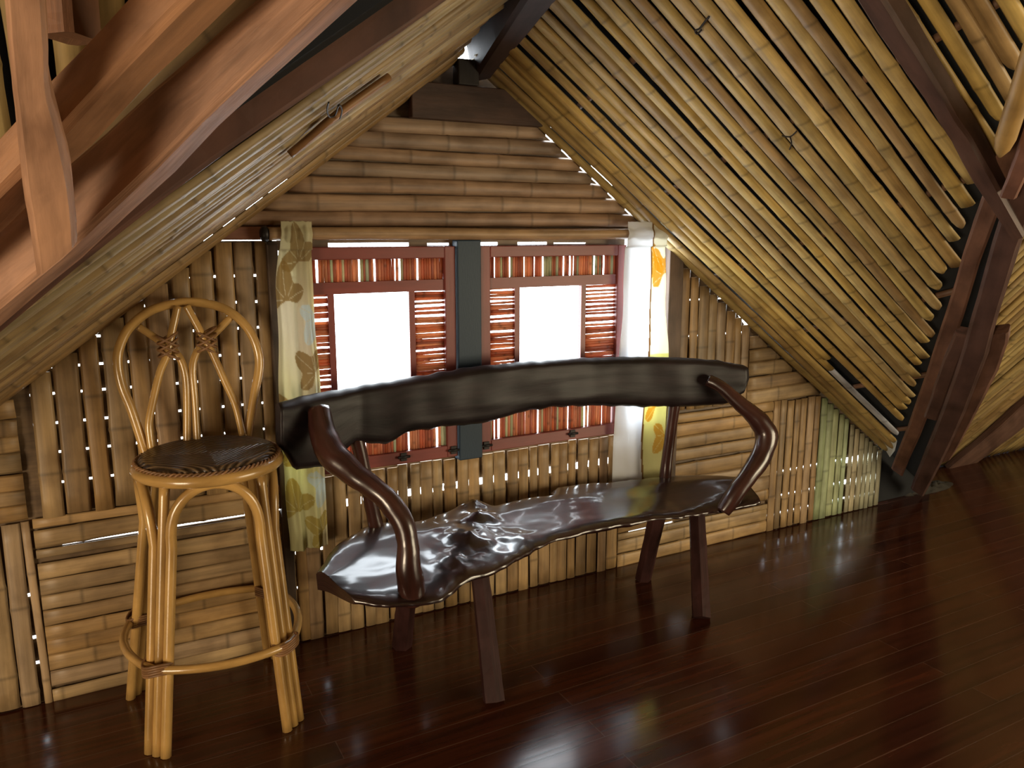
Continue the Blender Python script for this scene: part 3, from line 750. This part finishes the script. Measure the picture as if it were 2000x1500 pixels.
# ------------------------------------------------------------------ bench
ZB = .44
bench = empty('live_edge_bench', (.15, -.4, 0))
tag(bench, 'dark varnished live edge wooden bench with curved branch arms below the windows', 'bench')
def seat():
    Bk = [at(u, v, z=ZB) for u, v in ((617, 1113), (650, 1070), (690, 1038), (740, 1020), (830, 1012), (890, 992), (960, 987), (1010, 974), (1070, 966), (1092, 950), (1200, 938), (1330, 927), (1440, 931))]
    Fr = [at(u, v, z=ZB - .02) for u, v in ((690, 1152), (770, 1160), (850, 1147), (890, 1130), (930, 1110), (1000, 1083), (1060, 1048), (1150, 1022), (1250, 1003), (1330, 990), (1400, 978), (1440, 972), (1488, 964))]
    nu, nv, th = 150, 34, .052
    top = MB()
    def pos(i, j, bot):
        s_, t = i / nu, j / nv
        b_, f = poly(Bk, s_), poly(Fr, s_)
        p = b_.lerp(f, t)
        rag = .016 * noise.noise(Vector((p.x * 9, 3, 0))) + .010 * noise.noise(Vector((p.x * 26, 1, 0)))
        e = (t - .5) * 2
        p.y += -rag * e
        z = ZB + .012 - .010 * (1 - e * e) - .050 * (max(0, t - .3) / .7) ** 1.15 * (1 + .25 * math.sin(s_ * 9))
        z -= .018 * (abs(e) ** 8)
        # dished hollows and a gnarled burl left of the middle
        for cx, cy, r, h in ((-.55, -.42, .17, -.016), (.16, -.42, .22, -.014), (.7, -.30, .25, -.008)):
            d = math.hypot(p.x - cx, (p.y - cy) * 1.3) / r; z += h * math.exp(-d * d)
        for cx, cy, r, h in ((-.16, -.36, .10, .030), (-.26, -.50, .07, .018), (-.05, -.25, .06, .03), (-.02, -.12, .05, .03), (.02, -.4, .05, .012)):
            d = math.hypot(p.x - cx, (p.y - cy)) / r
            if d < 2.2: z += h * math.exp(-d * d) * (1 + .6 * noise.noise(p * 20) + .25 * noise.noise(p * 50))
        z += .002 * noise.noise(Vector((p.x * 4, p.y * 12, 0))) + .0008 * noise.noise(Vector((p.x * 14, p.y * 40, 3)))
        if bot:
            z = ZB - th - .012 + .010 * noise.noise(Vector((p.x * 8, p.y * 8, 2)))
            p = p + (Vector((b_.lerp(f, .5).x, b_.lerp(f, .5).y, p.z)) - p) * .05
        p.z = z; return p
    rings = []
    for i in range(nu + 1):
        rings.append([pos(i, j, False) for j in range(nv + 1)] + [pos(i, nv - j, True) for j in range(nv + 1)])
    top.rings(rings, [(.1, .1, .1)] * (nu + 1), [i / nu * 1.9 for i in range(nu + 1)], 0, vlen=1.0)
    return adopt(top.build('seat', BENCHW), bench)
seat_o = seat()
def yb(u): return -.15 - .13 * max(0, (700 - u) / 160) ** 1.2 - .14 * max(0, (u - 1150) / 300) ** 1.4 - .0
def backrest():
    T = [(543, 788), (590, 775), (640, 765), (740, 748), (830, 733), (930, 716), (1050, 705), (1150, 699), (1250, 697), (1340, 699), (1400, 704), (1452, 713)]
    Bt = [(546, 868), (574, 917), (648, 908), (690, 862), (752, 868), (800, 842), (880, 832), (945, 826), (1010, 806), (1080, 794), (1170, 792), (1250, 794), (1340, 794), (1412, 790), (1446, 768)]
    tp = [Vector((u, v, 0)) for u, v in T]; bp = [Vector((u, v, 0)) for u, v in Bt]
    def yat(pts, u):
        for a, b_ in zip(pts, pts[1:]):
            if a.x <= u <= b_.x: return lerp(a.y, b_.y, (u - a.x) / (b_.x - a.x))
        return pts[0].y if u < pts[0].x else pts[-1].y
    mb = MB(); n, m = 130, 16; rings = []
    for i in range(n + 1):
        u = 543.5 + (1451 - 543.5) * i / n
        vt, vb = yat(tp, u), yat(bp, u)
        if u > 1446: vb = lerp(768, 740, (u - 1446) / 6)
        a, b_ = at(u, vt, y=yb(u)), at(u, vb, y=yb(u))
        fr, bk = [], []
        for j in range(m + 1):
            t = j / m; p = a.lerp(b_, t); e = abs(t * 2 - 1)
            d = .030 * math.sqrt(max(0, 1 - e ** 6)) + .004
            rel = .004 * noise.noise(Vector((p.x * 3, p.z * 30, 0))) + .006 * noise.noise(p * 9)
            rag = .006 * noise.noise(Vector((p.x * 22, 7 if t > .5 else 3, 0))) * e ** 3
            fr.append(p + Vector((0, -d + rel, rag))); bk.append(p + Vector((0, d + .006, rag)))
        rings.append(fr + bk[::-1])
    mb.rings(rings, [(.1, .1, .1)] * (n + 1), [i / n * 2 for i in range(n + 1)], 3, vlen=.6)
    return adopt(mb.build('backrest', BACKW), bench)
backrest()
def limb(name, px, rad, n=30, rough=.10, nn=14):
    pts = [at(u, v, y=y) for u, v, y in px]; path = smooth_path(pts, n)
    rr = [poly([Vector((r, 0, 0)) for r in rad], i / (n - 1)).x for i in range(n)]
    mb = MB(); tube(mb, path, rr, nn, rough=rough); return adopt(mb.build(name, ARMW), bench)
limb('armrest', [(622, 800, -.27), (632, 850, -.33), (655, 893, -.40), (700, 932, -.47), (745, 965, -.53), (782, 1010, -.57), (797, 1060, -.59), (797, 1105, -.60), (804, 1150, -.585), (806, 1175, -.575)], [.034, .042, .045, .036, .033, .034, .033, .038, .042, .032], 48)
limb('armrest', [(1382, 742, -.29), (1410, 757, -.33), (1447, 790, -.38), (1480, 820, -.42), (1497, 850, -.44), (1487, 890, -.45), (1458, 935, -.46), (1432, 970, -.45), (1412, 1000, -.44)], [.024, .026, .030, .038, .045, .042, .036, .036, .028], 44)
def legz(px0, z0, px1, r0, r1, kind='leg'):
    a = at(*px0, z=z0); b_ = at(*px1, z=.0); b_.z = 0; n = 16
    mb = MB(); path = [a.lerp(b_, i / (n - 1)) for i in range(n)]
    rr = [lerp(r0, r1, i / (n - 1)) for i in range(n)]; rr[-1] *= .99
    tube(mb, path, rr, 6, rough=.05); mb.smooth = [False] * len(mb.smooth); return adopt(mb.build('leg', LEGW), bench)
legz((936, 1108), .372, (965, 1370), .031, .036); legz((1360, 976), .372, (1370, 1208), .034, .038)
legz((1289, 983), .372, (1256, 1132), .036, .034); legz((800, 1108), .372, (785, 1262), .032, .036)
limb('back_post', [(690, 830, -.155), (705, 890, -.15), (722, 970, -.14), (736, 1035, -.135)], [.026, .024, .024, .028], 16, .06, 9)
limb('back_post', [(1320, 770, -.205), (1312, 830, -.19), (1304, 890, -.17), (1297, 950, -.15)], [.026, .024, .024, .028], 16, .06, 9)

# ------------------------------------------------------------------ rattan bar stool
F = [at(308, 1474, z=0), at(573, 1416, z=0), at(537, 1284, z=0), at(267, 1354, z=0)]      # front left, front right, back right, back left
SC = sum(F, Vector()) / 4
stool = empty('bar_stool', (SC.x, SC.y, 0))
tag(stool, 'tall rattan bar stool with round dark woven seat and looped back', 'stool')
_r0 = ray(407, 886); ZSEAT = CAM.z + _r0.z * ((SC.y - CAM.y) / _r0.y); SX = at(407, 886, y=SC.y).x
RS = .5 * (at(556, 886, y=SC.y).x - at(258, 886, y=SC.y).x) * .93
SP = Vector((SX, SC.y, ZSEAT))
def circle(c, r, n, z): return [Vector((c.x + r * math.cos(2 * math.pi * i / n), c.y + r * math.sin(2 * math.pi * i / n), z)) for i in range(n)]
mb = MB(); nr, na = 14, 72; cvi = mb.vert(SP + Vector((0, 0, .004)), (.1, .1, .1), (0, 0)); prev = None
for i in range(1, nr + 1):
    r = RS * i / nr; z = ZSEAT + .004 + .008 * math.sin(math.pi * (i / nr) ** 2 * .9) - (.014 if i == nr else 0)
    ring = [mb.vert((SP.x + r * math.cos(2 * math.pi * k / na), SP.y + r * math.sin(2 * math.pi * k / na), z), (.1, .1, .1), (.7 * r * (math.cos(2 * math.pi * k / na) + math.sin(2 * math.pi * k / na)), .7 * r * (math.sin(2 * math.pi * k / na) - math.cos(2 * math.pi * k / na)))) for k in range(na)]
    for k in range(na):
        if prev is None: mb.face((cvi, ring[k], ring[(k + 1) % na]))
        else: mb.face((prev[k], ring[k], ring[(k + 1) % na], prev[(k + 1) % na]))
    prev = ring
c2 = mb.vert(SP - Vector((0, 0, .022)), (.1, .1, .1), (0, 0)); lr = [mb.vert((SP.x + RS * .97 * math.cos(2 * math.pi * k / na), SP.y + RS * .97 * math.sin(2 * math.pi * k / na), ZSEAT - .022)) for k in range(na)]
for k in range(na): mb.face((prev[k], lr[k], lr[(k + 1) % na], prev[(k + 1) % na])); mb.face((lr[k], c2, lr[(k + 1) % na]))
seat_s = adopt(mb.build('seat', WEAVE), stool)
mb = MB()
for ph in (0, math.pi):                                # braided edge
    pts = []
    for i in range(360):
        a = 2 * math.pi * i / 360; w_ = 40 * a + ph; rr = RS + .002 + .004 * math.cos(w_); pts.append(Vector((SP.x + rr * math.cos(a), SP.y + rr * math.sin(a), ZSEAT - .006 + .004 * math.sin(w_))))
    tube(mb, pts, .0036, 6, closed=True)
adopt(mb.build('braided_edge', BIND), seat_s)
mb = MB(); tube(mb, circle(SP, RS - .002, 64, ZSEAT - .026), .0185, 12, closed=True)
adopt(mb.build('seat_ring', RATTAN), stool)
# corner bundles: a centre post with one arch pole on each side of it
ZT = ZSEAT - .03
T = []
for f in F:
    d = Vector((f.x - SC.x, f.y - SC.y, 0)).normalized(); T.append(Vector((SP.x + d.x * RS * .93, SP.y + d.y * RS * .93, ZT - .005)))
def side_off(i, j, k): return (F[j] - F[i]).normalized() * k
pr = .0148
for i in range(4):
    mb = MB(); a, b_ = T[i], F[i]; pts = [a.lerp(b_, t / 20) for t in range(21)]
    pts[-1].z = 0
    tube(mb, pts, pr, 10); adopt(mb.build('leg_post', RATTAN), stool)
for i in range(4):
    j = (i + 1) % 4
    def tan_(a, b_):
        d = Vector((F[a].x - SC.x, F[a].y - SC.y, 0)).normalized(); t_ = Vector((-d.y, d.x, 0))
        return t_ if t_.dot(F[b_] - F[a]) > 0 else -t_
    A0, B0 = F[i] + tan_(i, j) * .0285, F[j] + tan_(j, i) * .0285
    hA = T[i].lerp(F[i], .23) + tan_(i, j) * .0295; hB = T[j].lerp(F[j], .23) + tan_(j, i) * .0295
    mid = (T[i] + T[j]) / 2; out = Vector((mid.x - SP.x, mid.y - SP.y, 0)).normalized()
    W = (hB - hA); up_ = ZT - hA.z - .010
    pts = [A0.lerp(hA, t / 14) for t in range(15)]
    for t in range(1, 24):
        a = math.pi * t / 24; q = hA.lerp(hB, .5 - .5 * math.cos(a)); q = q + Vector((0, 0, up_ * math.sin(a) ** .75)) + out * .012 * math.sin(a); pts.append(q)
    pts += [hB.lerp(B0, t / 14) for t in range(15)]
    mb = MB(); tube(mb, pts, pr, 10); adopt(mb.build('arch_pole', RATTAN), stool)
zf = .262
fr_pts = []
mid4 = [T[i].lerp(F[i], (T[i].z - zf) / T[i].z) for i in range(4)]
for i in range(4):
    a, b_ = mid4[i], mid4[(i + 1) % 4]; c_ = (a + b_) / 2; out = Vector((c_.x - SC.x, c_.y - SC.y, 0)).normalized()
    da = Vector((a.x - SC.x, a.y - SC.y, 0)).normalized() * .026; db = Vector((b_.x - SC.x, b_.y - SC.y, 0)).normalized() * .026
    for t in range(16):
        s_ = t / 16; fr_pts.append(a.lerp(b_, s_) + da.lerp(db, s_) + out * .052 * math.sin(math.pi * s_) ** .8)
mb = MB(); tube(mb, fr_pts, .0125, 10, closed=True); adopt(mb.build('foot_ring', RATTAN), stool)
for i in range(4):
    c_ = mid4[i]; d = Vector((c_.x - SC.x, c_.y - SC.y, 0)).normalized(); s_ = Vector((-d.y, d.x, 0)); mb = MB()
    for z in (-.014, -.007, 0, .007, .014):
        pts = [c_ + d * (.008 + .036 * math.cos(a)) + s_ * .042 * math.sin(a) + Vector((0, 0, z + .007 * math.sin(a * 2 + i))) for a in [2 * math.pi * k / 28 for k in range(28)]]
        tube(mb, pts, .0038, 6, closed=True)
    adopt(mb.build('cane_binding', BIND), stool)
# back: loop and the two crossed pairs inside it, in a plane leaning back
nBk = Vector((0, 1, -.10)); pBk = Vector((SP.x, SP.y + RS * .72, ZSEAT)); TR = Vector((0, 0, 0))
def bk(u, v, o=0): return atp(u, v, nBk, pBk - Vector((0, o, 0)))
def bpole(name, px, r, o=0, n=44):
    mb = MB(); tube(mb, smooth_path([bk(u, v, o) for u, v in px], n), r, 10); return adopt(mb.build(name, RATTAN), stool)
bpole('back_loop', [(285, 888), (278, 865), (256, 798), (239, 756), (230, 714), (233, 680), (252, 641), (292, 608), (340, 593), (379, 590), (421, 597), (455, 613), (485, 643), (502, 680), (506, 717), (497, 770), (486, 832), (482, 858)], .0142, n=90)
bpole('back_rod', [(296, 876), (292, 848), (291, 826), (297, 792), (312, 728), (326, 694), (335, 652), (347, 598)], .0115, .014)
bpole('back_rod', [(270, 638), (312, 666), (346, 692), (361, 728), (365, 784), (365, 868)], .0115, -.010)
bpole('back_rod', [(452, 618), (418, 653), (396, 672), (381, 696), (376, 726), (381, 784), (386, 866)], .0115, -.010)
bpole('back_rod', [(364, 597), (393, 650), (413, 686), (438, 742), (460, 792), (474, 850)], .0115, .014)
for (u, v) in ((328, 676), (404, 666)):
    mb = MB(); c_ = bk(u, v, .002)
    for k in range(6):
        tl = -.5 + k * .2
        pts = [c_ + Vector((.028 * math.cos(a), .026 * math.sin(a), tl * .05 + .016 * math.cos(a) * (1 if k % 2 else -1))) for a in [2 * math.pi * q / 24 for q in range(24)]]
        tube(mb, pts, .0042, 6, closed=True)
    adopt(mb.build('cane_binding', BIND), stool)
